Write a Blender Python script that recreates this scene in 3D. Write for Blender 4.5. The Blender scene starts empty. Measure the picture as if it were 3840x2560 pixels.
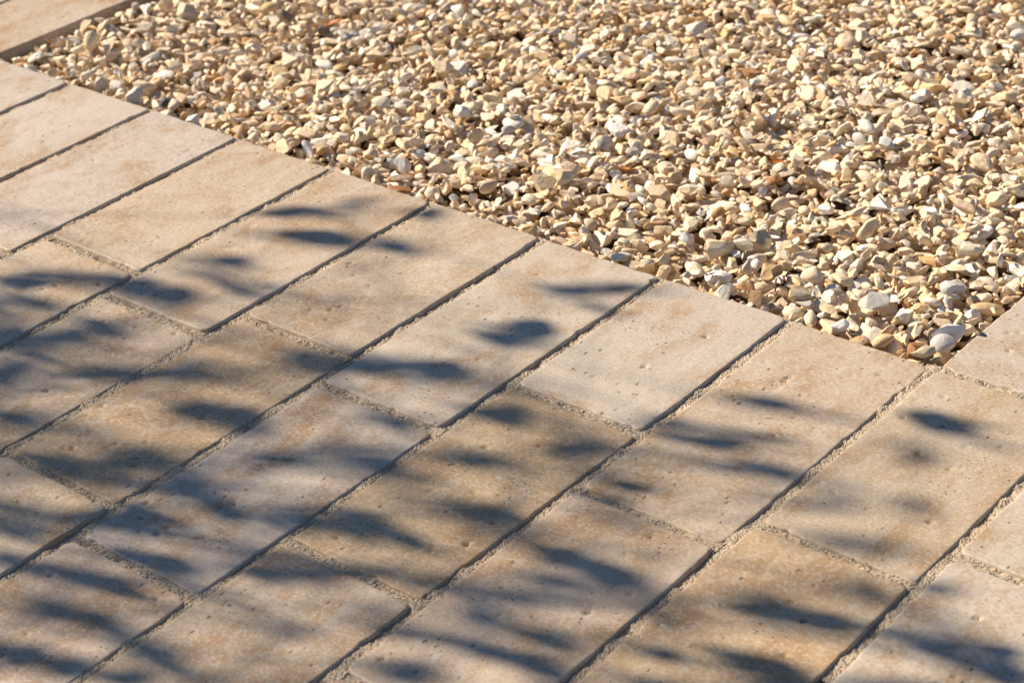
import bpy, bmesh, math, random
import numpy as np
from mathutils import Matrix, Vector

# ---------------------------------------------------------------- camera, light, exposure
SC = bpy.context.scene
COL = SC.collection
W = 0.11                        # one paver row incl. joint (metres)
RND = random.Random(7)
NPR = np.random.default_rng(7)

YAW, PITCH, ROLL = -0.7256107, 0.5320343, -0.0690443
CAM = Vector((13.0397*W, -9.4482*W, 6.5177*W))
FPX = 7693.896/3840.0           # focal length in frame widths
fw = Vector((math.sin(YAW)*math.cos(PITCH), math.cos(YAW)*math.cos(PITCH), -math.sin(PITCH)))
rt0 = Vector((math.cos(YAW), -math.sin(YAW), 0)); up0 = rt0.cross(fw)
rt = rt0*math.cos(ROLL) + up0*math.sin(ROLL); up = up0*math.cos(ROLL) - rt0*math.sin(ROLL)
cam_d = bpy.data.cameras.new('camera'); cam = bpy.data.objects.new('camera', cam_d); COL.objects.link(cam)
cam_d.sensor_width = 36; cam_d.lens = FPX*36; cam_d.clip_start = 0.05; cam_d.clip_end = 500
cam.matrix_world = Matrix(((rt.x, up.x, -fw.x, CAM.x), (rt.y, up.y, -fw.y, CAM.y), (rt.z, up.z, -fw.z, CAM.z), (0, 0, 0, 1)))
cam_d.dof.use_dof = True; cam_d.dof.focus_distance = 12.4*W; cam_d.dof.aperture_fstop = 14
SC.camera = cam

SUN_EL = math.radians(36)
DX, DY = 0.976, 0.218           # horizontal travel of the sunlight
SUN_ROT = math.atan2(-DX, -DY)
world = bpy.data.worlds.new('World'); SC.world = world; world.use_nodes = True
wn = world.node_tree.nodes; wl = world.node_tree.links
bg = wn['Background']; bg.inputs['Strength'].default_value = 0.05
sky = wn.new('ShaderNodeTexSky'); sky.sky_type = 'NISHITA'; sky.sun_disc = False
sky.sun_elevation = SUN_EL; sky.sun_rotation = SUN_ROT; sky.altitude = 50; sky.ozone_density = 5.0; sky.dust_density = 0.4
wl.new(sky.outputs[0], bg.inputs[0])
sun_d = bpy.data.lights.new('sun', 'SUN'); sun = bpy.data.objects.new('sun', sun_d); COL.objects.link(sun)
sun_d.energy = 5.0; sun_d.angle = math.radians(0.5); sun_d.color = (1.0, 0.86, 0.69)
SUN_DIR = Vector((DX*math.cos(SUN_EL), DY*math.cos(SUN_EL), -math.sin(SUN_EL))).normalized()
sun.rotation_euler = SUN_DIR.to_track_quat('-Z', 'Y').to_euler()
vs = SC.view_settings
vs.view_transform = 'Standard'; vs.look = 'None'; vs.exposure = 0.71; vs.gamma = 1.0; vs.use_curve_mapping = False

# ---------------------------------------------------------------- helpers
def project(P):
    """(n,3) points -> x, y in the 3840x2560 frame, depth."""
    d = P - np.array(CAM)
    z = d @ np.array(fw)
    return 1920 + FPX*3840*(d @ np.array(rt))/z, 1280 - FPX*3840*(d @ np.array(up))/z, z

def hash2(ix, iy, s):
    h = (ix.astype(np.int64)*374761393 + iy.astype(np.int64)*668265263 + s*1442695041) & 0x7fffffff
    h = ((h ^ (h >> 13))*1274126177) & 0x7fffffff
    return ((h ^ (h >> 16)) & 0xffff)/65535.0

def vnoise(x, y, s=0):
    x = np.asarray(x, float); y = np.asarray(y, float)
    ix = np.floor(x).astype(np.int64); iy = np.floor(y).astype(np.int64)
    fx = x-ix; fy = y-iy; fx = fx*fx*(3-2*fx); fy = fy*fy*(3-2*fy)
    a = hash2(ix, iy, s); b = hash2(ix+1, iy, s); c = hash2(ix, iy+1, s); d = hash2(ix+1, iy+1, s)
    return (a*(1-fx)+b*fx)*(1-fy) + (c*(1-fx)+d*fx)*fy

def mesh_np(name, V, F, smooth=True):
    """mesh from an (n,3) array and an (m,k) face array (all k alike)."""
    me = bpy.data.meshes.new(name)
    V = np.ascontiguousarray(V, dtype=np.float32); F = np.ascontiguousarray(F, dtype=np.int32)
    k = F.shape[1]
    me.vertices.add(len(V)); me.vertices.foreach_set('co', V.ravel())
    me.loops.add(F.size); me.loops.foreach_set('vertex_index', F.ravel())
    me.polygons.add(len(F)); me.polygons.foreach_set('loop_start', np.arange(0, F.size, k, dtype=np.int32))
    me.polygons.foreach_set('use_smooth', np.full(len(F), smooth, dtype=bool))
    me.update(calc_edges=True); me.validate()
    return me

def attr(me, name, kind, data):
    a = me.attributes.new(name, kind, 'POINT')
    key = 'color' if kind == 'FLOAT_COLOR' else ('vector' if kind == 'FLOAT_VECTOR' else 'value')
    a.data.foreach_set(key, np.ascontiguousarray(data, dtype=np.float32).ravel())

def link(name, me, mat=None, parent=None, **props):
    o = bpy.data.objects.new(name, me); COL.objects.link(o)
    if mat and me: me.materials.append(mat)
    if parent: o.parent = parent
    for k, v in props.items(): o[k] = v
    return o

# ---------------------------------------------------------------- materials
class NT:
    def __init__(s, name):
        s.m = bpy.data.materials.new(name); s.m.use_nodes = True
        s.n = s.m.node_tree.nodes; s.l = s.m.node_tree.links
        s.b = s.n['Principled BSDF']; s.b.inputs['Specular IOR Level'].default_value = 0.3
    def node(s, t, **kw):
        n = s.n.new(t)
        for k, v in kw.items(): setattr(n, k, v)
        return n
    def put(s, sock, v):
        if hasattr(v, 'is_linked') or isinstance(v, bpy.types.NodeSocket): s.l.new(v, sock)
        elif v is not None: sock.default_value = v
    def noise(s, vec, scale, detail=4, rough=0.55, dist=0.0):
        n = s.node('ShaderNodeTexNoise'); s.put(n.inputs['Vector'], vec)
        n.inputs['Scale'].default_value = scale; n.inputs['Detail'].default_value = detail
        n.inputs['Roughness'].default_value = rough; n.inputs['Distortion'].default_value = dist
        return n.outputs['Fac']
    def ramp(s, v, a, b, lo=0.0, hi=1.0):
        n = s.node('ShaderNodeMapRange', interpolation_type='SMOOTHSTEP'); s.put(n.inputs['Value'], v)
        for k, x in zip(('From Min', 'From Max', 'To Min', 'To Max'), (a, b, lo, hi)): n.inputs[k].default_value = x
        return n.outputs['Result']
    def math(s, op, a, b=None, c=None):
        n = s.node('ShaderNodeMath', operation=op)
        for i, v in enumerate((a, b, c)): s.put(n.inputs[i], v)
        return n.outputs[0]
    def vmath(s, op, a, b=None):
        n = s.node('ShaderNodeVectorMath', operation=op)
        s.put(n.inputs[0], a); s.put(n.inputs[1], b)
        return n.outputs[0]
    def mix(s, f, a, b, mode='MIX'):
        n = s.node('ShaderNodeMix', data_type='RGBA', blend_type=mode)
        s.put(n.inputs['Factor'], f); s.put(n.inputs[6], a); s.put(n.inputs[7], b)
        return n.outputs[2]
    def bump(s, h, strength, dist, normal=None):
        n = s.node('ShaderNodeBump'); n.inputs['Strength'].default_value = strength; n.inputs['Distance'].default_value = dist
        s.put(n.inputs['Height'], h); s.put(n.inputs['Normal'], normal)
        return n.outputs[0]
    def attr(s, name, out='Color'):
        n = s.node('ShaderNodeAttribute', attribute_name=name); return n.outputs[out]
def rgb(r, g, b): return (r, g, b, 1.0)

def travertine():
    t = NT('travertine')
    oi = t.node('ShaderNodeObjectInfo'); tc = t.node('ShaderNodeTexCoord')
    off = t.math('MULTIPLY', oi.outputs['Random'], 57.0)
    p = t.vmath('ADD', tc.outputs['Object'], off)
    q = t.vmath('MULTIPLY', p, (1.0, 0.62, 1.0))            # bedding runs along the sawn face
    clouds = t.noise(q, 22, 5, 0.6, 0.6)
    blot = t.noise(q, 70, 4, 0.65, 0.4)
    speck = t.noise(t.vmath('MULTIPLY', t.vmath('ADD', p, (0.0, 0.0, 0.0)), (0.85, 1.1, 1.0)), 480, 4, 0.7, 0.2)
    fine = t.noise(p, 1100, 2, 0.6)
    base = oi.outputs['Color']
    warm = t.mix(0.78, base, rgb(0.36, 0.218, 0.10))
    pale = t.mix(0.55, base, rgb(0.56, 0.49, 0.41))
    c = t.mix(t.ramp(clouds, 0.46, 0.66, 0, 0.95), base, warm)
    c = t.mix(t.ramp(clouds, 0.46, 0.28, 0, 0.75), c, pale)
    c = t.mix(t.ramp(blot, 0.50, 0.70, 0, 0.55), c, pale)
    c = t.mix(t.ramp(blot, 0.46, 0.30, 0, 0.40), c, warm)
    c = t.mix(t.ramp(speck, 0.51, 0.62, 0, 0.62), c, rgb(0.58, 0.525, 0.46))
    c = t.mix(t.ramp(speck, 0.47, 0.36, 0, 0.5), c, rgb(0.33, 0.225, 0.135))
    c = t.mix(t.ramp(fine, 0.64, 0.75, 0, 0.22), c, rgb(0.22, 0.16, 0.11))
    # veins: thin pale calcite lines
    vein = t.math('ABSOLUTE', t.math('SUBTRACT', t.noise(q, 9, 3, 0.5, 0.8), 0.5))
    c = t.mix(t.ramp(vein, 0.012, 0.0, 0, 0.28), c, rgb(0.62, 0.54, 0.46))
    # rusty iron stains, on some pavers only
    rust = t.math('MULTIPLY', t.ramp(t.noise(q, 48, 4, 0.6), 0.58, 0.72), t.ramp(t.noise(oi.outputs['Random'], 900, 0), 0.66, 0.70, 0, 0.45))
    c = t.mix(rust, c, rgb(0.40, 0.17, 0.06))
    # pale scuffs and lime bloom
    sc = t.math('MULTIPLY', t.ramp(t.noise(t.vmath('MULTIPLY', p, (0.5, 1.5, 1.0)), 150, 5, 0.75, 1.2), 0.57, 0.70), t.ramp(t.noise(p, 17, 2, 0.5), 0.48, 0.62, 0, 0.75))
    c = t.mix(sc, c, rgb(0.60, 0.555, 0.50))
    # small sharp holes typical of the stone, gathered in patches
    def holes(scale, stretch, thr, lo, hi, pscale):
        vo = t.node('ShaderNodeTexVoronoi', feature='F1')
        w = t.node('ShaderNodeTexNoise'); t.put(w.inputs['Vector'], p); w.inputs['Scale'].default_value = scale*1.3
        t.put(vo.inputs['Vector'], t.vmath('ADD', t.vmath('MULTIPLY', p, stretch), t.vmath('MULTIPLY', w.outputs['Color'], (0.5/scale,)*3)))
        vo.inputs['Scale'].default_value = scale
        patch = t.ramp(t.noise(p, pscale, 3, 0.6), lo, hi)
        sel = t.math('GREATER_THAN', t.math('FRACT', t.math('MULTIPLY', vo.outputs['Color'], 7.0)), thr)
        rim = t.math('MULTIPLY_ADD', t.math('FRACT', t.math('MULTIPLY', vo.outputs['Color'], 23.0)), 0.26, 0.07)
        return t.math('MULTIPLY', t.math('MULTIPLY', t.ramp(t.math('SUBTRACT', vo.outputs['Distance'], rim), 0.06, -0.06), sel), patch)
    hole = t.math('MAXIMUM', holes(360, (0.75, 1.3, 1.0), 0.45, 0.55, 0.63, 24), holes(240, (1.3, 0.7, 1.0), 0.86, 0.46, 0.54, 15))
    c = t.mix(t.math('MULTIPLY', hole, 0.75), c, rgb(0.11, 0.09, 0.07))   # holes coloured dark brown inside
    t.put(t.b.inputs['Base Color'], c)
    t.b.inputs['Roughness'].default_value = 0.55
    h = t.math('ADD', t.math('MULTIPLY', speck, 0.35), t.math('MULTIPLY', fine, 0.2))
    h = t.math('SUBTRACT', t.math('ADD', h, t.math('MULTIPLY', blot, 0.35)), t.math('MULTIPLY', hole, 3.2))
    t.put(t.b.inputs['Normal'], t.bump(h, 0.38, 0.00045))
    return t.m

def stone_mat():
    t = NT('limestone_chipping')
    col = t.attr('col'); p = t.attr('tex', 'Vector')
    a = t.noise(p, 90, 4, 0.6); b = t.noise(p, 260, 4, 0.65); f = t.noise(p, 1100, 3, 0.6)
    c = t.mix(t.ramp(a, 0.48, 0.68, 0, 0.7), col, t.mix(0.6, col, rgb(0.80, 0.75, 0.66)))
    c = t.mix(t.ramp(a, 0.43, 0.27, 0, 0.6), c, t.mix(0.7, col, rgb(0.55, 0.33, 0.12)))
    c = t.mix(t.ramp(b, 0.57, 0.74, 0, 0.45), c, rgb(0.50, 0.39, 0.25))
    c = t.mix(t.ramp(f, 0.60, 0.75, 0, 0.30), c, rgb(0.38, 0.29, 0.19))
    t.put(t.b.inputs['Base Color'], c); t.b.inputs['Roughness'].default_value = 0.6
    h = t.math('ADD', t.math('MULTIPLY', b, 1.0), t.math('MULTIPLY', f, 0.35))
    t.put(t.b.inputs['Normal'], t.bump(h, 0.75, 0.0013))
    return t.m

def simple(name, c1, c2, scale, rough=0.9, bump=0.0, dist=0.002, c3=None, scale3=0):
    t = NT(name); tc = t.node('ShaderNodeTexCoord'); p = tc.outputs['Object']
    n = t.noise(p, scale, 5, 0.65)
    c = t.mix(t.ramp(n, 0.35, 0.68), rgb(*c1), rgb(*c2))
    if c3: c = t.mix(t.ramp(t.noise(p, scale3, 3, 0.6), 0.5, 0.7, 0, 0.7), c, rgb(*c3))
    t.put(t.b.inputs['Base Color'], c); t.b.inputs['Roughness'].default_value = rough
    if bump: t.put(t.b.inputs['Normal'], t.bump(t.noise(p, scale*2.2, 4, 0.7), bump, dist))
    return t.m

M_TRAV = travertine(); M_STONE = stone_mat()
M_SAND = simple('jointing_sand', (0.42, 0.335, 0.235), (0.60, 0.50, 0.375), 900, 0.95, 0.5, 0.0006, (0.30, 0.25, 0.19), 1500)
M_BED = simple('bedding_sand', (0.30, 0.23, 0.15), (0.44, 0.35, 0.24), 300, 0.95, 0.6, 0.001)
M_SOIL = simple('dark_soil', (0.10, 0.065, 0.04), (0.22, 0.15, 0.09), 160, 0.95, 0.8, 0.003)
M_GROUND = simple('pale_ground', (0.30, 0.24, 0.17), (0.44, 0.36, 0.26), 40, 0.95, 0.8, 0.006)
M_DRYLEAF = simple('dry_leaf', (0.30, 0.09, 0.02), (0.52, 0.20, 0.045), 300, 0.6, 0.3, 0.0005)
M_PETAL = simple('petal', (0.30, 0.03, 0.10), (0.42, 0.08, 0.18), 300, 0.5)
M_LEAF = simple('olive_leaf', (0.035, 0.055, 0.022), (0.06, 0.085, 0.035), 60, 0.45)
M_BARK = simple('bark', (0.07, 0.055, 0.04), (0.14, 0.11, 0.08), 120, 0.9, 0.8, 0.003)

# ---------------------------------------------------------------- ground, bedding
GX0, GX1, GY0, GY1 = -0.95*W, 7.955*W, 0.025*W, 7.6*W       # the gravel bed between the pavers
PX0, PX1, PY0 = -3*W, 13*W, -7*W                              # extent of the paving

def sheet(name, x0, x1, y0, y1, z, step, amp, seed):
    xs = np.linspace(x0, x1, max(2, int((x1-x0)/step)+1)); ys = np.linspace(y0, y1, max(2, int((y1-y0)/step)+1))
    X, Y = np.meshgrid(xs, ys); Z = z + amp*(vnoise(X/step/2.3, Y/step/2.3, seed)-0.5)
    n, m = X.shape; i = (np.arange(n-1)[:, None]*m + np.arange(m-1)[None]).ravel()
    return np.stack([X, Y, Z], -1).reshape(-1, 3), np.stack([i, i+1, i+m+1, i+m], -1)

def join_grids(name, parts, smooth=True):
    V, F, o = [], [], 0
    for v, f in parts:
        V.append(v); F.append(f+o); o += len(v)
    return mesh_np(name, np.concatenate(V), np.concatenate(F), smooth)

v, f = sheet('ground', -40, 40, -40, 40, -0.075, 2.0, 0.01, 3)
link('ground', mesh_np('ground', v, f), M_GROUND, kind='structure')
v, f = sheet('gravel_bed', GX0-0.004, GX1+0.004, GY0-0.004, GY1, -0.031, 0.008, 0.004, 5)
gravel_bed = link('gravel_bed', mesh_np('gravel_bed', v, f), M_SOIL, kind='structure')
pavement = link('pavement', join_grids('pavement', [
    sheet('a', PX0, PX1, PY0, GY0-0.006, -0.009, 0.02, 0.001, 11),
    sheet('b', PX0, GX0-0.006, GY0-0.006, GY1, -0.009, 0.02, 0.001, 12),
    sheet('c', GX1+0.006, PX1, GY0-0.006, GY1, -0.009, 0.02, 0.001, 13)]), M_BED, kind='structure')

# ---------------------------------------------------------------- pavers
PITS = [(5.186,-4.453,4.93), (5.824,-4.259,3.62), (8.273,0.442,4.93), (8.174,0.620,3.95), (8.066,0.510,4.27), (8.222,0.664,3.95), (8.762,-1.375,4.60), (8.090,-1.392,3.29), (6.018,-1.324,7.40), (5.278,-3.904,2.96), (5.380,-3.857,4.93), (5.254,-4.018,2.30), (5.288,-4.048,2.30), (5.946,-4.168,3.95), (6.851,-2.951,5.26), (7.560,-2.663,2.96), (7.616,-2.538,2.96), (7.263,-3.261,4.27), (7.832,-2.793,3.62), (3.801,-2.290,3.95), (3.600,-2.534,2.96), (4.307,-3.567,4.60), (4.722,-2.672,2.96), (5.414,-0.115,2.30), (5.579,-0.126,1.97), (8.436,-1.850,2.30), (8.213,-1.438,3.29), (8.450,-0.262,3.62), (7.620,-0.380,2.63), (8.187,-1.424,2.63), (6.510,-0.097,2.96), (6.456,-0.516,2.63), (6.981,-2.703,4.27)]
PALE, TAN, BROWN, PINK, OCHRE = (0.495, 0.424, 0.345), (0.47, 0.372, 0.268), (0.425, 0.298, 0.178), (0.475, 0.368, 0.272), (0.465, 0.336, 0.2)
TINT = {(-1, 0): PALE, (0, 0): PALE, (1, 0): PALE, (2, 0): PALE, (3, 0): TAN, (3, 1): TAN, (4, 0): TAN, (4, 1): TAN, (5, 0): TAN, (5, 1): BROWN,
        (6, 0): PALE, (6, 1): PALE, (6, 2): PINK, (7, 0): PALE, (7, 1): OCHRE, (7, 2): TAN, (8, 0): TAN, (8, 1): PINK, (8, 2): PINK,
        (9, 0): TAN, (9, 1): OCHRE, (9, -1): PALE, (10, 0): PALE, (10, 1): PINK, (5, 2): TAN}
ENDS = {-2: -0.9, -1: 0.05, 0: -2.2, 1: -1.89, 2: -2.21, 3: -1.885, 4: -2.21, 5: -1.895, 6: -2.205, 7: -1.556, 8: -2.199, 9: 0.023, 10: -1.556, 11: -1.9, 12: -1.2}
PLEN = 1.932
GAP = 0.0066

def axis_lines(L, step):
    e = [0, 0.0005, 0.0012, 0.0022, 0.0036, 0.0054]
    n = max(2, int((L-2*e[-1])/step))
    mid = np.linspace(e[-1], L-e[-1], n+1)
    return np.concatenate([e[:-1], mid, [L-x for x in e[:-1]][::-1]])

def paver_mesh(lx, ly, step, seed, pits, npit):
    r = np.random.default_rng(seed)
    xs, ys = axis_lines(lx, step), axis_lines(ly, step)
    X, Y = np.meshgrid(xs, ys)
    RC = r.uniform(0.003, 0.0065, 4)                          # plan radius of the four worn corners
    # worn, slightly wavy arrises with a few chips
    def edge(t, s):
        e = 0.0007*(vnoise(t/0.025, t*0, s)-0.5) + 0.0005*(vnoise(t/0.006, t*0, s+1)-0.5)
        for _ in range(r.integers(0, 4)):
            c = r.uniform(0, t.max()); w = r.uniform(0.0015, 0.004)
            e = e + r.uniform(0.0005, 0.0016)*np.exp(-((t-c)/w)**2)
        return e
    el, er = edge(ys, seed*7+1), edge(ys, seed*7+2); eb, et = edge(xs, seed*7+3), edge(xs, seed*7+4)
    x = el[:, None] + X*(lx-el-er)[:, None]/lx
    y = eb[None] + Y*(ly-eb-et)[None]/ly
    # distance to the rounded outline (nominal rectangle)
    hx, hy = lx/2, ly/2
    ci = (X > hx).astype(int) + 2*(Y > hy).astype(int)
    rc = RC[ci]
    qx = np.abs(X-hx)-(hx-rc); qy = np.abs(Y-hy)-(hy-rc)
    inside = np.minimum(np.maximum(qx, qy), 0); out = np.hypot(np.maximum(qx, 0), np.maximum(qy, 0))
    sd = inside+out-rc                                        # <0 inside
    push = np.maximum(sd, 0)
    nrm = np.maximum(out, 1e-9)
    x = x - np.where(sd > 0, np.sign(X-hx)*np.maximum(qx, 0)/nrm*push, 0)
    y = y - np.where(sd > 0, np.sign(Y-hy)*np.maximum(qy, 0)/nrm*push, 0)
    d = np.maximum(-sd, 0)
    R = 0.0009 + 0.0011*vnoise(X/0.012+seed, Y/0.012, 9)
    z = np.where(d < R, -R*0.9+np.sqrt(np.maximum(R*R-(R-np.minimum(d, R))**2, 0))*0.9, 0.0)
    z = z + 0.0004*(vnoise(X/0.03+seed*3.1, Y/0.03, 2)-0.5) + 0.00022*(vnoise(X/0.006+seed, Y/0.006, 4)-0.5)
    # pits in the travertine
    P = [(px+hx, py+hy, w, w*r.uniform(0.5, 0.8), r.uniform(0, 3.14), r.uniform(0.7, 1.0)*w) for px, py, w in pits]
    cl = [(r.uniform(0, lx), r.uniform(0, ly)) for _ in range(3)]
    for i in range(npit):
        if i % 3 == 0: px, py = r.uniform(0.006, lx-0.006), r.uniform(0.006, ly-0.006)
        else:
            c = cl[i % 3]; px, py = c[0]+r.normal(0, 0.022), c[1]+r.normal(0, 0.022)
        a = 0.0012+0.0008*r.random()**2
        P.append((px, py, a, a*r.uniform(0.45, 0.8), r.normal(0.5, 0.5), a*r.uniform(1.2, 1.8)))
    for px, py, a, b, th, dp in P:
        ii = np.nonzero(np.abs(ys-py) < a*2)[0]; jj = np.nonzero(np.abs(xs-px) < a*2)[0]
        if len(ii) == 0 or len(jj) == 0: continue
        sl = (slice(ii[0], ii[-1]+1), slice(jj[0], jj[-1]+1))
        ux, uy = X[sl]-px, Y[sl]-py
        u = (ux*math.cos(th)+uy*math.sin(th))/a; w_ = (-ux*math.sin(th)+uy*math.cos(th))/b
        k = np.sqrt(u*u+w_*w_)*(0.85+0.3*vnoise(X[sl]/0.0015, Y[sl]/0.0015, seed))
        z[sl] -= dp*np.clip(1.2-k, 0, 0.5)/0.5
    n, m = X.shape
    V = np.stack([x-hx, y-hy, z], -1).reshape(-1, 3)
    i = (np.arange(n-1)[:, None]*m + np.arange(m-1)[None]).ravel()
    F = np.stack([i, i+1, i+m+1, i+m], -1)
    ring = np.concatenate([np.arange(m), np.arange(1, n)*m+m-1, (n-1)*m+np.arange(m-2, -1, -1), np.arange(n-2, 0, -1)*m])
    S = V[ring].copy(); S[:, 2] = -0.03; b = len(V); k = np.arange(len(ring)); k2 = (k+1) % len(ring)
    F2 = np.stack([ring[k2], ring[k], b+k, b+k2], -1)
    return mesh_np('paver', np.concatenate([V, S]), np.concatenate([F, F2]))

cross = []                                                     # (row, y) of every cross joint, for the sand
def row_pavers():
    for r in range(-2, 13):
        front = 0 <= r <= 8
        c = [ENDS[r]*W]
        while c[-1] > PY0: c.append(c[-1]-PLEN*W)
        c = c[:-1]
        if front: tops = [0.022*W+GAP/2] + c
        else:
            u = [ENDS[r]*W]
            while u[-1]+PLEN*W < GY1: u.append(u[-1]+PLEN*W)
            tops = u[::-1]+c[1:]
            if r in (-1, 9): pass
        zero = 0 if front else max(0, len(tops)-len(c))
        for i in range(len(tops)-1):
            yield r, i-zero, tops[i+1]+GAP/2, tops[i]-GAP/2
            if i or not front: cross.append((r, tops[i]))
        cross.append((r, tops[-1]))

npv = 0
for r, idx, ya, yb in row_pavers():
    xa, xb = (r-1)*W+GAP/2+RND.uniform(-.0004, .0004), r*W-GAP/2+RND.uniform(-.0004, .0004)
    cx, cy = (xa+xb)/2, (ya+yb)/2
    corners = np.array([[x, y, 0] for x in np.linspace(xa, xb, 3) for y in np.linspace(ya, yb, 6)])
    sx, sy, _ = project(corners)
    vis = bool(np.any((sx > -150) & (sx < 3990) & (sy > -150) & (sy < 2710)))
    near = [(px*W-cx, py*W-cy, w/2000) for px, py, w in PITS if xa < px*W < xb and ya < py*W < yb]
    npv += 1
    dense = (r, idx) in ((5, 1), (6, 1), (6, 2), (7, 1), (9, 0), (9, -1), (10, 0), (8, 0), (5, 2), (9, 1), (3, 1))
    me = paver_mesh(xb-xa, yb-ya, 0.0017 if vis else 0.012, 100+npv, near, (int(RND.uniform(9, 16)) if dense else int(RND.uniform(2, 7))) if vis else 0)
    o = link('paver', me, M_TRAV, pavement)
    o.location = (cx, cy, RND.uniform(-.0008, .0008))
    o.rotation_euler = (RND.uniform(-.003, .003), RND.uniform(-.004, .004), RND.uniform(-.003, .003))
    b = TINT.get((r, idx)) or RND.choice((PALE, TAN, TAN, PINK))
    k = RND.uniform(0.96, 1.04)
    o.color = (b[0]*k, b[1]*k*RND.uniform(.99, 1.01), b[2]*k*RND.uniform(.97, 1.03), 1)

# ---------------------------------------------------------------- sand in the joints
def strip(x0, y0, x1, y1, half, step, seed):
    L = math.hypot(x1-x0, y1-y0); n = max(2, int(L/step)); m = max(3, int(2*half/step))
    t = np.linspace(0, 1, n+1)[:, None]; s = np.linspace(-half, half, m+1)[None]
    ux, uy = (x1-x0)/L, (y1-y0)/L
    r = np.random.default_rng(seed)
    X = x0+(x1-x0)*t - uy*s + r.uniform(-.35, .35, (n+1, m+1))*step
    Y = y0+(y1-y0)*t + ux*s + r.uniform(-.35, .35, (n+1, m+1))*step
    a = vnoise(X/0.012+seed, Y/0.012, 21); b = vnoise(X/0.004, Y/0.004, 22)
    Z = -0.0017 + 0.0018*(a-0.5) + 0.0011*(b-0.5) + r.uniform(-.0004, .0004, X.shape)
    i = (np.arange(n)[:, None]*(m+1)+np.arange(m)[None]).ravel()
    return np.stack([X, Y, Z], -1).reshape(-1, 3), np.stack([i, i+1, i+m+2, i+m+1], -1)

parts = []; lines = []
for k in range(-3, 13):
    top = 0.035*W if 0 <= k <= 7 else (0.06*W if k in (-1, 8) else GY1)
    lines.append((k*W, PY0, k*W, top))
for r, y in cross: lines.append(((r-1)*W+0.003, y, r*W-0.003, y))
for j, (x0, y0, x1, y1) in enumerate(lines):
    q = np.linspace(0, 1, 60)[:, None]; pts = np.concatenate([x0+(x1-x0)*q, y0+(y1-y0)*q, q*0], 1)
    sx, sy, _ = project(pts); ok = (sx > -80) & (sx < 3920) & (sy > -80) & (sy < 2640)
    if not ok.any():
        parts.append(strip(x0, y0, x1, y1, 0.007, 0.004, j)); continue
    a, b = q[ok][0, 0], q[ok][-1, 0]
    lines[j] = (x0+(x1-x0)*a, y0+(y1-y0)*a, x0+(x1-x0)*b, y0+(y1-y0)*b)
    parts.append(strip(*lines[j], 0.0068, 0.0011, j))
    if a > .02: parts.append(strip(x0, y0, x0+(x1-x0)*a, y0+(y1-y0)*a, 0.007, 0.004, 300+j))
    if b < .98: parts.append(strip(x0+(x1-x0)*b, y0+(y1-y0)*b, x1, y1, 0.007, 0.004, 600+j))
    if True:                                                   # loose coarse grains lying on the sand
        x0, y0, x1, y1 = lines[j]; L = math.hypot(x1-x0, y1-y0); n = int(L/0.0011)
        r = np.random.default_rng(900+j)
        t = r.random(n); s = np.clip(r.normal(0, 0.0020, n), -.0040, .0040)
        ux, uy = (x1-x0)/L, (y1-y0)/L
        gx, gy = x0+(x1-x0)*t-uy*s, y0+(y1-y0)*t+ux*s
        gz = -0.0017 + 0.0018*(vnoise(gx/0.012+j, gy/0.012, 21)-0.5) + 0.0011*(vnoise(gx/0.004, gy/0.004, 22)-0.5)
        rad = r.uniform(0.00045, 0.0010, n)
        O = np.array([[1, 0, 0], [0, 1, 0], [-1, 0, 0], [0, -1, 0], [0, 0, 1]], float)
        V = O[None]*rad[:, None, None]*r.uniform(0.65, 1.2, (n, 5, 1))
        an = r.uniform(0, 6.28, n); ca, sa = np.cos(an)[:, None], np.sin(an)[:, None]
        V = np.stack([V[..., 0]*ca-V[..., 1]*sa, V[..., 0]*sa+V[..., 1]*ca, V[..., 2]], -1) + np.stack([gx, gy, gz], -1)[:, None]
        F = np.array([[0, 1, 4, 4], [1, 2, 4, 4], [2, 3, 4, 4], [3, 0, 4, 4]])[None] + (np.arange(n)*5)[:, None, None]
        lines[j] = lines[j] + (V.reshape(-1, 3), F.reshape(-1, 4)[:, :3])
link('jointing_sand', join_grids('jointing_sand', parts, False), M_SAND, pavement, kind='stuff')
link('sand_grains', join_grids('sand_grains', [l[4:] for l in lines if len(l) > 4], False), M_SAND, pavement, kind='stuff')

# ---------------------------------------------------------------- gravel
def ico(sub):
    bm = bmesh.new(); bmesh.ops.create_icosphere(bm, subdivisions=sub, radius=1)
    V = np.array([v.co[:] for v in bm.verts]); F = np.array([[v.index for v in f.verts] for f in bm.faces]); bm.free()
    return V/np.linalg.norm(V, axis=1)[:, None], F
ICO = {k: ico(k) for k in (2, 3, 4)}

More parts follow.
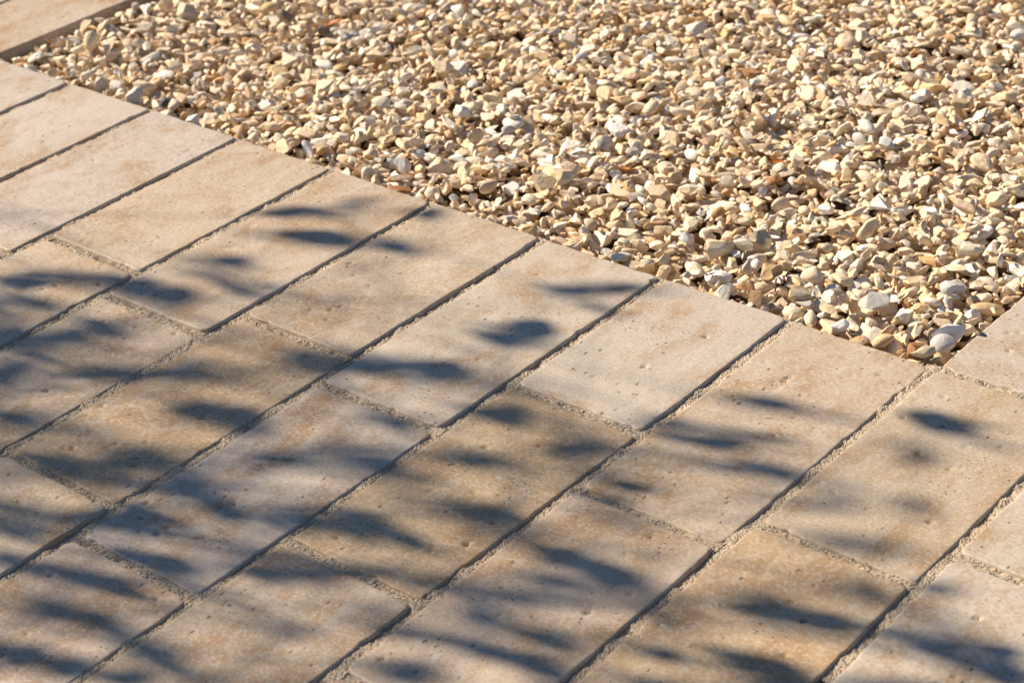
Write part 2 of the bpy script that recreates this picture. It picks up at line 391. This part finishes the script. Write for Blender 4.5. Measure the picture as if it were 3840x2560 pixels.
def shape(seed, sub):
    """one knapped chip: an uneven ellipsoid cut by flat and scooped faces."""
    r = np.random.default_rng(5000+seed)
    V = ICO[sub][0].copy()
    rounded = r.random() < 0.14
    lob = [(r.normal(size=3), r.uniform(-.26, .26)) for _ in range(4)]
    rad = np.ones(len(V))
    for ax, am in lob:
        ax = ax/np.linalg.norm(ax); rad += am*np.clip(V@ax, 0, 1)**2
    V = V*rad[:, None]
    for _ in range(r.integers(2, 5) if rounded else r.integers(9, 15)):
        n = r.normal(size=3); n /= np.linalg.norm(n); h = r.uniform(0.68, 0.98) if rounded else r.uniform(0.40, 0.76)
        e = V@n-h; V = V - np.maximum(e, 0)[:, None]*n*(0.8 if rounded else 1.0)
    if not rounded:
        for _ in range(r.integers(1, 4)):
            n = r.normal(size=3); n /= np.linalg.norm(n); R = r.uniform(0.7, 1.5); c = n*(R+r.uniform(0.38, 0.72))
            d = V-c; l = np.linalg.norm(d, axis=1); m = l < R
            V[m] = c + d[m]/l[m][:, None]*R
    t1, t2, t3 = r.uniform(-.5, .5, 3)
    V[:, 1] *= 1+t1*V[:, 0]; V[:, 2] *= 1+t2*V[:, 0]; V[:, 0] += 0.3*t3*V[:, 2]
    g = V*2.3+seed
    V = V*(1+0.05*(vnoise(g[:, 0]+g[:, 2], g[:, 1]-g[:, 2]*.7, seed)-.5)+0.03*(vnoise(g[:, 0]*2.6+7, g[:, 1]*2.6+g[:, 2]*2.6, seed+3)-.5))[:, None]
    lo, hi = V.min(0), V.max(0)
    return (V-(lo+hi)/2)/((hi-lo)/2)                           # fills the box -1..1
NSH = 72
BASE = [shape(i, 3) for i in range(NSH)]

def rot_mat(az, tilt, tdir, spin=0.0):
    R = Matrix.Rotation(az, 3, 'Z')
    T = Matrix.Rotation(tilt, 3, Vector((math.cos(tdir), math.sin(tdir), 0)))
    return np.array(T @ R @ Matrix.Rotation(spin, 3, 'X'))

CELL = 0.002
HNX, HNY = int((GX1-GX0)/CELL)+1, int((GY1-GY0)/CELL)+1
H = np.full((HNX, HNY), -0.031)
hx_ = GX0+np.arange(HNX)*CELL; hy_ = GY0+np.arange(HNY)*CELL
TX, TY = np.meshgrid(hx_, hy_, indexing='ij')
edge_d = np.minimum(np.minimum(TX-GX0, GX1-TX), TY-GY0)
TARGET = -0.0035 + 0.005*(vnoise(TX/0.09, TY/0.09, 31)-0.5) - 0.0072*np.exp(-np.minimum(GX1-TX, TY-GY0)/0.024) - 0.002*np.exp(-(TX-GX0)/0.02)
stones = []

def drop(bi, R, sc, x, y, lift=0.0, col=None, limit=None):
    P = (BASE[bi]*sc)@R.T
    lo, hi = P.min(0), P.max(0)
    x = min(max(x, GX0+0.0005-lo[0]), GX1-0.0005-hi[0]); y = max(y, GY0+0.0005-lo[1])
    if y+hi[1] > GY1: return False
    ix = ((P[:, 0]+x-GX0)/CELL).astype(int); iy = ((P[:, 1]+y-GY0)/CELL).astype(int)
    h = H[ix, iy]-P[:, 2]
    dn = P[:, 2] < 0
    z = np.partition(h[dn], -max(2, int(dn.sum()*0.12)))[-max(2, int(dn.sum()*0.12))] + lift
    zt = P[:, 2]+z
    if limit is not None and zt.max() > TARGET[ix[0], iy[0]]+limit: return False
    np.maximum.at(H, (ix, iy), zt)
    stones.append([bi, R, sc, x, y, z, ix, iy, zt, col])
    return True

COLS = [((0.80, 0.615, 0.40), 44), ((0.82, 0.70, 0.53), 28), ((0.73, 0.515, 0.28), 13), ((0.83, 0.78, 0.695), 8), ((0.54, 0.49, 0.43), 2),
        ((0.60, 0.36, 0.155), 1.8), ((0.68, 0.49, 0.34), 2), ((0.20, 0.15, 0.11), 0.4), ((0.42, 0.22, 0.09), 0.7)]
CW = np.cumsum([c[1] for c in COLS]); CW = CW/CW[-1]
CNAME = ['cream', 'pale cream', 'tan', 'chalky white', 'grey', 'ochre', 'pinkish', 'dark brown', 'rusty brown']
def pick_col(r): return int(np.searchsorted(CW, r))

count = 0
while count < 75000:
    count += 1
    c = NPR.integers(0, [HNX, HNY], (7, 2)); g = (TARGET-H)[c[:, 0], c[:, 1]]; k = int(np.argmax(g))
    if g[k] < 0.0012 and count > 3000:
        if (TARGET-H).mean() < 0.0004: break
        if g[k] < 0: continue
    a = float(np.clip(np.exp(NPR.normal(math.log(0.0102), 0.42)), 0.0050, 0.024))/2
    b = a*NPR.uniform(0.42, 0.86); d = min(b, a*NPR.uniform(0.24, 0.58))
    R = rot_mat(NPR.uniform(0, 6.283), abs(NPR.normal(0, 0.46)) if NPR.random() > 0.12 else NPR.uniform(0.6, 1.4), NPR.uniform(0, 6.283), NPR.normal(0, .5))
    drop(int(NPR.integers(NSH)), R, np.array([a, b, d]), hx_[c[k, 0]], hy_[c[k, 1]], 0, pick_col(NPR.random()), 0.0042+NPR.exponential(0.0030))
for _ in range(12000):                                          # fines that have trickled into the gaps
    c = NPR.integers(0, [HNX, HNY], (12, 2)); g = (TARGET-H)[c[:, 0], c[:, 1]]; k = int(np.argmax(g))
    if g[k] < 0.003: break
    a = NPR.uniform(0.0026, 0.0048)
    R = rot_mat(NPR.uniform(0, 6.283), NPR.normal(0, 0.5), NPR.uniform(0, 6.283), NPR.normal(0, .5))
    drop(int(NPR.integers(NSH)), R, np.array([a, a*NPR.uniform(.5, .9), a*NPR.uniform(.3, .7)]), hx_[c[k, 0]], hy_[c[k, 1]], 0, pick_col(NPR.random()))
EI, EJ = np.nonzero(edge_d < 0.009)
for _ in range(7000):                                          # small chips packed against the pavers
    q = NPR.integers(0, len(EI), 8); g = (TARGET-H)[EI[q], EJ[q]]; k = q[int(np.argmax(g))]
    if g.max() < 0.0025: break
    a = NPR.uniform(0.0028, 0.0055)
    R = rot_mat(NPR.uniform(0, 6.283), NPR.normal(0, 0.6), NPR.uniform(0, 6.283), NPR.normal(0, .5))
    drop(int(NPR.integers(NSH)), R, np.array([a, a*NPR.uniform(.5, .9), a*NPR.uniform(.3, .7)]), hx_[EI[k]], hy_[EJ[k]], 0, pick_col(NPR.random()))
n_random = len(stones)

# stones one can point at in the photograph: colour, place (in paver widths), length, height in mm, label
SPECIAL = [
    ('rusty', 7.85, 0.05, 18, 12, 'rust stained brown and cream stone in the near corner of the gravel'),
    ('cream', 7.985, 0.02, 17, 6, 'long low cream stone lying deepest in the corner between two pavers'),
    ('grey', 7.90, 0.34, 18, 10, 'large blue grey flint just behind the rust stained corner stone'),
    ('cream', 7.90, 0.50, 8, 13, 'upright oblong cream stone leaning beside the right hand paver'),
    ('ochre', 7.45, 0.03, 15, 7, 'orange brown rounded stone half hidden behind the last paver end'),
    ('tan', 6.87, 0.31, 16, 10, 'smooth brown domed stone behind the second paver from the corner'),
    ('ochre', 6.68, 0.13, 16, 10, 'rounded olive brown stone near the second paver from the corner'),
    ('cream', 6.07, 0.57, 22, 13, 'large wedge shaped peach stone behind the joint of two pavers'),
    ('tan', 6.26, 0.75, 20, 12, 'dark tan pointed stone right of the large peach wedge'),
    ('white', 7.54, 0.45, 13, 10, 'chalk white angular stone a hand behind the last paver end'),
    ('grey', 7.34, 0.43, 22, 11, 'broad pale grey stone left of the chalk white angular one'),
    ('rusty', 3.46, 0.24, 23, 6, 'flat rust brown stone, upper of two at the paver edge'),
    ('rusty', 3.55, 0.12, 22, 6, 'flat orange brown stone, lower of two at the paver edge'),
    ('ochre', 4.81, 0.07, 14, 8, 'crumbly ochre lump touching the middle of the gravel edge'),
    ('white', 4.42, 1.64, 19, 9, 'bright white slab of stone out in the middle gravel'),
    ('white', 3.15, 1.30, 17, 14, 'tilted bright white stone in the left middle gravel'),
    ('cream', 4.53, 0.81, 20, 13, 'tall cream block behind the crumbly ochre lump'),
    ('tan', 4.52, 0.61, 21, 11, 'broad dark tan flake in front of the tall cream block'),
    ('cream', -0.45, 0.62, 17, 24, 'tall upright cream stone near the far left corner'),
    ('cream', -0.28, 1.57, 19, 18, 'pyramid shaped cream stone at the top left of the gravel'),
    ('dark', 0.97, 0.19, 13, 9, 'single dark brown stone at the left part of the gravel edge'),
    ('white', 1.39, 0.08, 14, 11, 'bluish white angular stone touching the left part of the edge'),
    ('tan', 6.30, 3.40, 16, 10, 'brown blocky stone far out at the right of the gravel'),
    ('pink', 5.06, 1.89, 16, 8, 'smooth pinkish tan stone out in the middle gravel'),
    ('rusty', 5.87, 1.52, 16, 8, 'long crumbly brown stone out in the right middle gravel'),
    ('grey', 7.61, 0.94, 18, 12, 'rough grey lump near the right hand paver'),
    ('cream', 6.82, 0.52, 16, 12, 'rounded cream stone behind the smooth brown domed stone'),
    ('white', 6.42, 0.13, 15, 12, 'white stone against the third paver end from the corner'),
    ('rusty', 6.51, 0.22, 14, 9, 'small reddish brown stone between the white stone and the joint'),
    ('ochre', 6.54, 0.47, 19, 13, 'large orange brown angular stone behind the small reddish one'),
    ('white', 7.30, 0.04, 15, 7, 'flat white stone against the last paver end'),
]
SCOL = {'rusty': (0.36, 0.165, 0.055), 'cream': (0.74, 0.59, 0.39), 'grey': (0.54, 0.51, 0.47), 'ochre': (0.58, 0.37, 0.17), 'tan': (0.56, 0.42, 0.235),
        'white': (0.80, 0.76, 0.68), 'dark': (0.09, 0.08, 0.08), 'pink': (0.66, 0.46, 0.30)}
AZ = math.atan2(rt.y, rt.x)
for i, (c, x, y, l, h, lab) in enumerate(SPECIAL):
    a, hh = l/2000, h/2000
    if h > l: sc = np.array([hh, a, a*0.75]); R = rot_mat(0, 0, 0) ; R = np.array(Matrix.Rotation(AZ, 3, 'Z') @ Matrix.Rotation(-1.25, 3, 'Y'))
    else: sc = np.array([a, min(a*0.9, hh*1.5), hh*0.8]); R = rot_mat(AZ+RND.uniform(-.3, .3), RND.uniform(.25, .5), AZ, 0)
    drop((i*7+3) % NSH, R, sc, x*W, y*W, -0.0015, (c, lab))

# which stones show, and how large
HM = H
keep, size = [], []
for s in stones:
    own = s[8] >= HM[s[6], s[7]]-0.0004
    top = s[8] >= HM[s[6], s[7]]-0.0045
    keep.append(bool(top.any())); size.append(own.mean())
loc = np.array([[s[3], s[4], s[5]] for s in stones])
sx, sy, dep = project(loc)
inview = (sx > -10) & (sx < 3850) & (sy > -10) & (sy < 2570)
area = np.array([f*s[2][0]*s[2][1] for f, s in zip(size, stones)])/dep**2
area[~inview] = 0
order = list(np.argsort(-area))
singles = [i for i in order if i < n_random and size[i] > 0.33][:300-len(SPECIAL)]
chosen = set(singles)

def stone_geo(s, sub):
    V = shape(s[0], sub)*s[2]
    return V@s[1].T, V
def stone_col(s, rng):
    if isinstance(s[9], tuple): b = SCOL[s[9][0]]
    else: b = COLS[s[9]][0]
    k = rng.uniform(0.86, 1.08); t = rng.normal(0, 0.02)
    return np.array([b[0]*k*(1+t*.4), b[1]*k, b[2]*k*(1-t*2), 1.0])

rngc = np.random.default_rng(3)
SHAPES = {2: [shape(i, 2) for i in range(NSH)], 3: BASE}
V_, F_, C_, T_, o_ = [], [], [], [], 0
nst = 0
for i, s in enumerate(stones):
    if i in chosen or i >= n_random or not keep[i]: continue
    big = (-40 < sx[i] < 3880) and (-60 < sy[i] < 2700) and size[i] > 0.12 and s[2][0]/dep[i] > 0.0037
    sub = 3 if big else 2
    L = SHAPES[sub][s[0]]*s[2]
    P = L@s[1].T + loc[i]
    V_.append(P); F_.append(ICO[sub][1]+o_); o_ += len(P)
    C_.append(np.repeat(stone_col(s, rngc)[None], len(P), 0)); T_.append(L+rngc.uniform(-5, 5, 3)); nst += 1
me = mesh_np('gravel', np.concatenate(V_), np.concatenate(F_))
attr(me, 'col', 'FLOAT_COLOR', np.concatenate(C_)); attr(me, 'tex', 'FLOAT_VECTOR', np.concatenate(T_))
me.set_sharp_from_angle(angle=math.radians(27))
link('gravel', me, M_STONE, kind='stuff')
print('stones', len(stones), 'joined', nst, 'tris', len(me.polygons), 'singles', len(singles), 'pavers', npv)

# the 300 that show largest: one object each
def describe(i):
    s = stones[i]; a, b, d = s[2]*2000
    up_ = abs(s[1][2, 2])
    size_w = 'large' if a > 18.5 else ('small' if a < 13 else 'medium')
    form = 'upright' if up_ < 0.62 else ('flat' if d < 0.42*a else ('long' if b < 0.66*a else ('blocky' if d > 0.56*a else 'wide')))
    return size_w, form, CNAME[s[9]]
ORD = ['first', 'second', 'third', 'fourth', 'fifth', 'sixth', 'seventh', 'eighth', 'ninth', 'tenth', 'eleventh', 'twelfth']
def place(i):
    x, y = loc[i][0]/W, loc[i][1]/W
    k = int(min(8, max(0, 8-math.floor(x+1e-6)-1+0)))
    nth = {0: 'last', 1: 'second last', 2: 'third last', 3: 'fourth last', 4: 'fifth last', 5: 'sixth last', 6: 'seventh last', 7: 'eighth last', 8: 'ninth last'}[k]
    if x > 7.72 and y > 0.3: return 'beside the right hand paver'
    if y < 0.22: return f'touching the {nth} paver end'
    if y < 0.6: return f'just behind the {nth} paver end'
    if y < 1.2: return f'a hand behind the {nth} paver end'
    return f'far behind the {nth} paver end'
groups = {}
for i in singles: groups.setdefault((describe(i), place(i)), []).append(i)
label = {}
for ((sz, fm, cn), pl), ids in groups.items():
    ids.sort(key=lambda i: sx[i])
    for n, i in enumerate(ids):
        l = f'{sz} {fm} {cn} stone {pl}'
        if len(ids) == 2: l += ', ' + ('left', 'right')[n] + ' of two'
        elif len(ids) > 2: l += f', {ORD[n]} from left' if n < 12 else ''
        label[i] = l
def single_stone(i, lab):
    s = stones[i]
    P, L = stone_geo(s, 4)
    me = mesh_np('gravel_stone', P, ICO[4][1])
    attr(me, 'col', 'FLOAT_COLOR', np.repeat(stone_col(s, rngc)[None], len(P), 0)); attr(me, 'tex', 'FLOAT_VECTOR', L+rngc.uniform(-5, 5, 3))
    me.set_sharp_from_angle(angle=math.radians(24))
    o = link('gravel_stone', me, M_STONE, label=lab, category='stone', group='loose gravel stones beside the pavers')
    o.location = loc[i]
for i in singles: single_stone(i, label[i])
for i in range(n_random, len(stones)): single_stone(i, stones[i][9][1])

# ---------------------------------------------------------------- litter lying in the gravel
def top_at(x, y):
    i, j = int((x-GX0)/CELL), int((y-GY0)/CELL)
    return float(H[max(i-1, 0):i+2, max(j-1, 0):j+2].max())
def curled(name, x, y, l, w, az, mat, lab, cat, group=None, curl=0.5, seed=0):
    r = np.random.default_rng(seed); n, m = 9, 4; V = []
    for i in range(n+1):
        t = i/n; hw = w/2*math.sin(math.pi*min(1, 0.08+t*0.92))**0.7*(1+0.25*r.normal())
        for j in range(m+1):
            q = j/m*2-1
            V.append((l*(t-.5), q*hw, curl*l*(0.25*(2*t-1)**2)+0.35*hw*q*q+0.0004*r.normal()))
    V = np.array(V); i = (np.arange(n)[:, None]*(m+1)+np.arange(m)[None]).ravel()
    F = np.stack([i, i+1, i+m+2, i+m+1], -1)
    B = V.copy(); B[:, 2] -= 0.0003
    me = mesh_np(name, np.concatenate([V, B]), np.concatenate([F, F[:, ::-1]+len(V)]))
    o = link(name, me, mat, label=lab, category=cat)
    if group: o['group'] = group
    o.location = (x, y, top_at(x, y)+0.001); o.rotation_euler = (RND.uniform(-.5, .5), RND.uniform(-.4, .4), az)
G = 'scraps of dead leaf among the gravel'
for k, (x, y, l, w, az, lab) in enumerate([
        (-0.34, 1.03, 9, 5, .4, 'orange brown leaf scrap behind the tall stone at far left'),
        (1.33, 0.64, 10, 6, 1.2, 'red brown leaf scrap in the left middle of the gravel'),
        (1.07, 1.99, 22, 7, AZ, 'long flat orange leaf scrap near the top left of the gravel'),
        (4.84, 1.16, 12, 7, .2, 'rust brown leaf scrap behind the middle of the paver edge'),
        (5.62, 1.85, 18, 6, AZ-.2, 'dark red brown curled leaf in the right middle gravel'),
        (6.61, 3.45, 30, 4, AZ-.1, 'thin rusty strip of dead leaf at the far right edge'),
        (6.48, 3.02, 10, 5, .9, 'small bright orange leaf scrap below the thin rusty strip')]):
    curled('dead_leaf', x*W, y*W, l/750, w/750, az, M_DRYLEAF, lab, 'dead leaf', G, 0.5, k)
curled('petal', 4.82*W, 1.57*W, 0.006, 0.005, .3, M_PETAL, 'tiny purple petal lying out in the middle of the gravel', 'petal', 'fallen purple petals', .3, 31)
curled('petal', 6.24*W, 0.21*W, 0.007, 0.004, .9, M_PETAL, 'tiny purple petal caught by the gravel edge near a joint', 'petal', 'fallen purple petals', .3, 32)

# ---------------------------------------------------------------- the shrub whose leaves shade the paving
SHADE = [
    (3.06,-0.78,3.33,-0.53,0.174,3), (3.45,-0.37,3.60,-0.23,0.098,1), (3.42,-0.90,3.89,-0.75,0.208,3), (3.28,-1.46,3.56,-1.34,0.163,3),
    (4.07,-0.67,4.34,-0.61,0.170,2), (3.96,-0.18,4.15,-0.09,0.196,3), (3.43,-1.68,3.97,-1.68,0.099,2), (2.97,-2.05,3.27,-1.97,0.220,3),
    (3.26,-2.00,3.61,-1.92,0.232,3), (2.73,-2.11,3.00,-1.97,0.165,2), (2.24,-2.47,2.59,-2.35,0.164,3), (2.58,-2.59,2.91,-2.50,0.133,3),
    (2.39,-2.73,2.59,-2.60,0.130,1), (3.10,-2.81,3.33,-2.62,0.256,2), (3.14,-2.50,3.48,-2.52,0.135,3), (2.74,-3.01,3.06,-2.90,0.248,3),
    (3.13,-3.31,3.33,-3.17,0.315,3), (3.53,-3.04,4.04,-2.73,0.206,2), (4.02,-2.68,4.35,-2.43,0.159,1), (4.60,-2.10,4.82,-2.01,0.248,2),
    (4.80,-2.06,5.05,-1.98,0.238,2), (3.57,-3.59,3.92,-3.50,0.208,2), (4.44,-2.94,4.72,-2.78,0.216,3), (4.66,-2.79,5.01,-2.71,0.212,3),
    (5.54,-0.47,5.75,-0.33,0.163,3), (5.71,-0.34,5.96,-0.16,0.151,3), (5.68,-0.55,5.93,-0.52,0.121,1), (5.49,-1.21,5.77,-1.12,0.203,3),
    (5.53,-0.99,5.83,-0.95,0.217,3), (5.31,-1.74,5.73,-1.61,0.239,3), (5.01,-1.98,5.35,-1.78,0.204,2), (5.55,-2.28,5.84,-2.25,0.120,2),
    (6.01,-1.90,6.35,-1.79,0.203,3), (6.66,-1.97,6.91,-1.75,0.172,2), (4.06,-3.78,4.63,-3.69,0.166,3), (4.50,-3.61,4.84,-3.38,0.203,2),
    (5.02,-3.50,5.34,-3.46,0.178,3), (5.30,-3.49,5.71,-3.48,0.165,3), (4.87,-3.99,5.34,-3.73,0.203,3), (5.16,-3.05,5.56,-2.81,0.152,1),
    (5.54,-2.79,5.95,-2.56,0.150,1), (5.75,-2.64,6.06,-2.57,0.122,2), (6.18,-2.41,6.56,-2.20,0.197,1), (6.60,-2.68,6.94,-2.60,0.132,3),
    (6.04,-3.14,6.39,-3.11,0.138,3), (6.41,-3.13,6.71,-3.10,0.120,3), (6.00,-3.33,6.40,-3.20,0.105,1), (5.98,-3.81,6.30,-3.73,0.153,3),
    (6.28,-3.64,6.71,-3.39,0.120,2), (5.36,-4.09,5.82,-3.98,0.170,3), (4.93,-4.47,5.21,-4.37,0.135,2), (5.18,-4.37,5.73,-4.27,0.135,3),
    (4.59,-4.38,4.92,-4.25,0.105,2), (4.79,-4.54,4.96,-4.48,0.099,2), (5.28,-4.67,5.55,-4.59,0.162,3), (5.48,-4.59,5.84,-4.54,0.165,3),
    (5.43,-5.04,5.72,-4.93,0.189,3), (5.68,-4.96,6.01,-4.86,0.185,3), (6.04,-4.85,6.31,-4.75,0.151,3), (7.15,-2.79,7.48,-2.71,0.152,3),
    (7.42,-2.73,7.88,-2.70,0.154,3), (7.21,-3.04,7.66,-2.87,0.108,2), (7.23,-3.37,7.40,-3.36,0.101,3), (7.53,-3.37,7.84,-3.28,0.117,3),
    (7.02,-3.79,7.39,-3.54,0.118,2), (7.38,-3.60,7.63,-3.53,0.109,2), (7.56,-3.55,7.93,-3.49,0.111,3), (7.24,-3.95,7.45,-3.82,0.105,3),
    (7.43,-1.63,7.78,-1.46,0.129,2), (7.72,-1.46,8.01,-1.41,0.130,3), (8.09,-0.53,8.46,-0.49,0.198,3), (7.18,-0.92,7.58,-0.81,0.166,2),
    (7.19,-1.47,7.59,-1.28,0.170,2), (8.34,-0.88,8.50,-0.82,0.087,2), (7.08,-2.05,7.35,-1.99,0.112,3), (8.34,-2.56,8.66,-2.43,0.176,3),
    (8.57,-2.46,8.98,-2.37,0.169,3), (8.73,-2.17,8.96,-2.10,0.078,2), (8.26,-2.46,8.48,-2.35,0.101,1), (8.50,-2.91,8.96,-2.82,0.145,3),
    (9.20,-2.29,9.48,-2.15,0.149,2), (9.42,-2.17,9.72,-2.07,0.154,2), (9.47,-2.28,9.81,-2.25,0.178,3), (8.12,-3.13,8.36,-3.07,0.122,3),
    (8.53,-1.28,8.74,-1.26,0.141,1), (8.98,-1.92,9.17,-1.85,0.109,1), (7.89,-3.52,8.06,-3.55,0.080,3), (6.19,-3.24,6.41,-3.25,0.097,2),
    (6.67,-1.99,6.83,-1.93,0.103,2), (6.94,-1.38,7.19,-1.30,0.135,1), (8.21,-3.36,8.49,-3.28,0.155,3), (8.77,-3.00,9.09,-2.92,0.155,3),
    (9.20,-2.69,9.59,-2.57,0.190,3),
]

def leaf_geo(c, along, side, fold):
    """lanceolate blade: centre, half-length vector, half-width vector."""
    nrm = along.cross(side).normalized(); n = 8; V = []; F = []
    for i in range(n+1):
        t = i/n; k = math.sin(math.pi*t)**1.15 if 0 < t < 1 else 0.03
        p = c+along*(2*t-1)+nrm*(-fold*(2*t-1)**2*along.length*0.25)
        for q in (-1, 0, 1): V.append(p+side*(k*q)+nrm*(0.25*abs(q)*k*side.length))
    for i in range(n):
        for j in (0, 1):
            a = i*3+j; F.append((a, a+1, a+4, a+3))
    return np.array([v[:] for v in V]), np.array(F)
base = Vector((-1.28, -1.02, -0.02))
rl = random.Random(41); geo = []; centres = []
def shade_leaf(x1, y1, x2, y2, wd, L):
    g1, g2 = Vector((x1*W, y1*W, 0)), Vector((x2*W, y2*W, 0))
    m = (g1+g2)/2; ext = 1.42
    g1, g2 = m+(g1-m)*ext, m+(g2-m)*ext
    dirv = (g2-g1).normalized(); n = Vector((-dirv.y, dirv.x, 0))*(wd*W/2)
    sl = rl.uniform(-.25, .25); half = (g2-g1)/2
    along = half - SUN_DIR*(half.length*sl) - SUN_DIR*(half.dot(-SUN_DIR)); side = n - SUN_DIR*(n.length*rl.uniform(-.5, .5))
    c = m - SUN_DIR*L
    geo.append(leaf_geo(c, along, side, rl.uniform(-.4, .6))); centres.append(c)
for x1, y1, x2, y2, wd, s in SHADE:
    L = {3: rl.uniform(1.3, 1.85), 2: rl.uniform(1.4, 2.0), 1: rl.uniform(1.7, 2.3)}[s]
    shade_leaf(x1, y1, x2, y2, max(0.03, wd*{3: 1.15, 2: 0.95, 1: 0.8}[s]), L)
    sl_ = math.hypot(x2-x1, y2-y1)
    for n in range({3: 2, 2: 2, 1: 1}[s]):                     # other leaves of the same spray, some far higher and soft
        far = n > 0
        l = sl_*(rl.uniform(.7, 1.25) if far else rl.uniform(.5, .8)); a = math.atan2(y2-y1, x2-x1)*.5+.11+rl.gauss(0, .14); q = rl.gauss(0, .5)
        mx, my = (x1+x2)/2+(x2-x1)*q-.05*rl.gauss(0, 1), (y1+y2)/2+(y2-y1)*q+rl.gauss(0, .07)
        if my > -0.12: continue
        shade_leaf(mx-l*math.cos(a), my-l*math.sin(a), mx+l*math.cos(a), my+l*math.sin(a), rl.uniform(.065, .105) if far else rl.uniform(.045, .08), rl.uniform(2.2, 3.1) if far else L+rl.uniform(0, .4))
n = 0
while n < 60:                                                 # leaves higher up, whose shadows have melted into soft streaks
    x, y = rl.uniform(1.5, 9.6), rl.uniform(-5.2, -0.3)
    px, py, pz = project(np.array([[x*W, y*W, 0]]))
    t = py[0]-(900+0.28*px[0])
    if t < 0 or rl.random() > 0.35+t/1100: continue
    a = rl.gauss(.2, .15); l = rl.uniform(.2, .4)
    shade_leaf(x-l*math.cos(a), y-l*math.sin(a), x+l*math.cos(a), y+l*math.sin(a), rl.uniform(.09, .17), rl.uniform(2.4, 3.4)); n += 1
n = 0
while n < 420:
    x, y = rl.uniform(-3.5, 9.5), rl.uniform(-9.5, -1.5)
    px, py, pz = project(np.array([[x*W, y*W, 0]]))
    if -260 < px[0] < 4100 and py[0] < 2760: continue
    if px[0] > 4000: continue
    a = rl.uniform(-.3, .6); l = rl.uniform(.15, .3)
    shade_leaf(x-l*math.cos(a), y-l*math.sin(a), x+l*math.cos(a), y+l*math.sin(a), rl.uniform(.10, .2), rl.uniform(.95, 1.6)); n += 1
shrub = link('shrub', None, label='leafy shrub out of frame at left, shown by its leaf shadows on the pavers', category='shrub')
shrub.location = base
def tube(path, r0, r1, seg=6):
    V = []; F = []
    for i, p in enumerate(path):
        q = path[min(i+1, len(path)-1)]-path[max(i-1, 0)]; q.normalize()
        u = q.orthogonal().normalized(); w = q.cross(u); r = r0+(r1-r0)*i/(len(path)-1)
        for k in range(seg):
            a = 2*math.pi*k/seg; V.append(p+(u*math.cos(a)+w*math.sin(a))*r)
    for i in range(len(path)-1):
        for k in range(seg): F.append((i*seg+k, i*seg+(k+1) % seg, (i+1)*seg+(k+1) % seg, (i+1)*seg+k))
    return np.array([v[:] for v in V])-np.array(base), np.array(F)
hubs = []
for k in range(7):
    c = centres[rl.randrange(len(centres))]
    tip = base.lerp(c, 0.72)+Vector((0, 0, 0.05)); mid = base.lerp(tip, .5)+Vector((rl.uniform(-.05, .05), rl.uniform(-.05, .05), .06))
    path = [base.lerp(mid, t/4) for t in range(5)]+[mid.lerp(tip, t/4) for t in range(1, 5)]
    v, f = tube(path, 0.011, 0.003); link('stem', mesh_np('stem', v, f), M_BARK, shrub)
    hubs += path[4:]
tw = []
todo = sorted(centres, key=lambda c: (round(c.x/0.12), round(c.y/0.12), c.z))
for k in range(0, len(todo), 5):
    grp = todo[k:k+5]; m = sum(grp, Vector())/len(grp); h = min(hubs, key=lambda q: (q-m).length)
    tw.append(tube([h, h.lerp(m, .5)+Vector((0, 0, .02)), m], 0.0016, 0.0008, 4))
    for c in grp: tw.append(tube([m, (m+c)/2+Vector((0, 0, .006)), c], 0.0008, 0.0005, 4))
link('twigs', join_grids('twigs', tw), M_BARK, shrub, kind='stuff')
link('foliage', join_grids('foliage', [(v-np.array(base), f) for v, f in geo]), M_LEAF, shrub, kind='stuff')
cs = np.array([c[:] for c in centres]); ax_, ay_, az_ = project(cs)
print('leaves inside the frame:', int(((az_ > 0) & (ax_ > 0) & (ax_ < 3840) & (ay_ > 0) & (ay_ < 2560)).sum()), 'leaf height', cs[:, 2].min(), cs[:, 2].max())
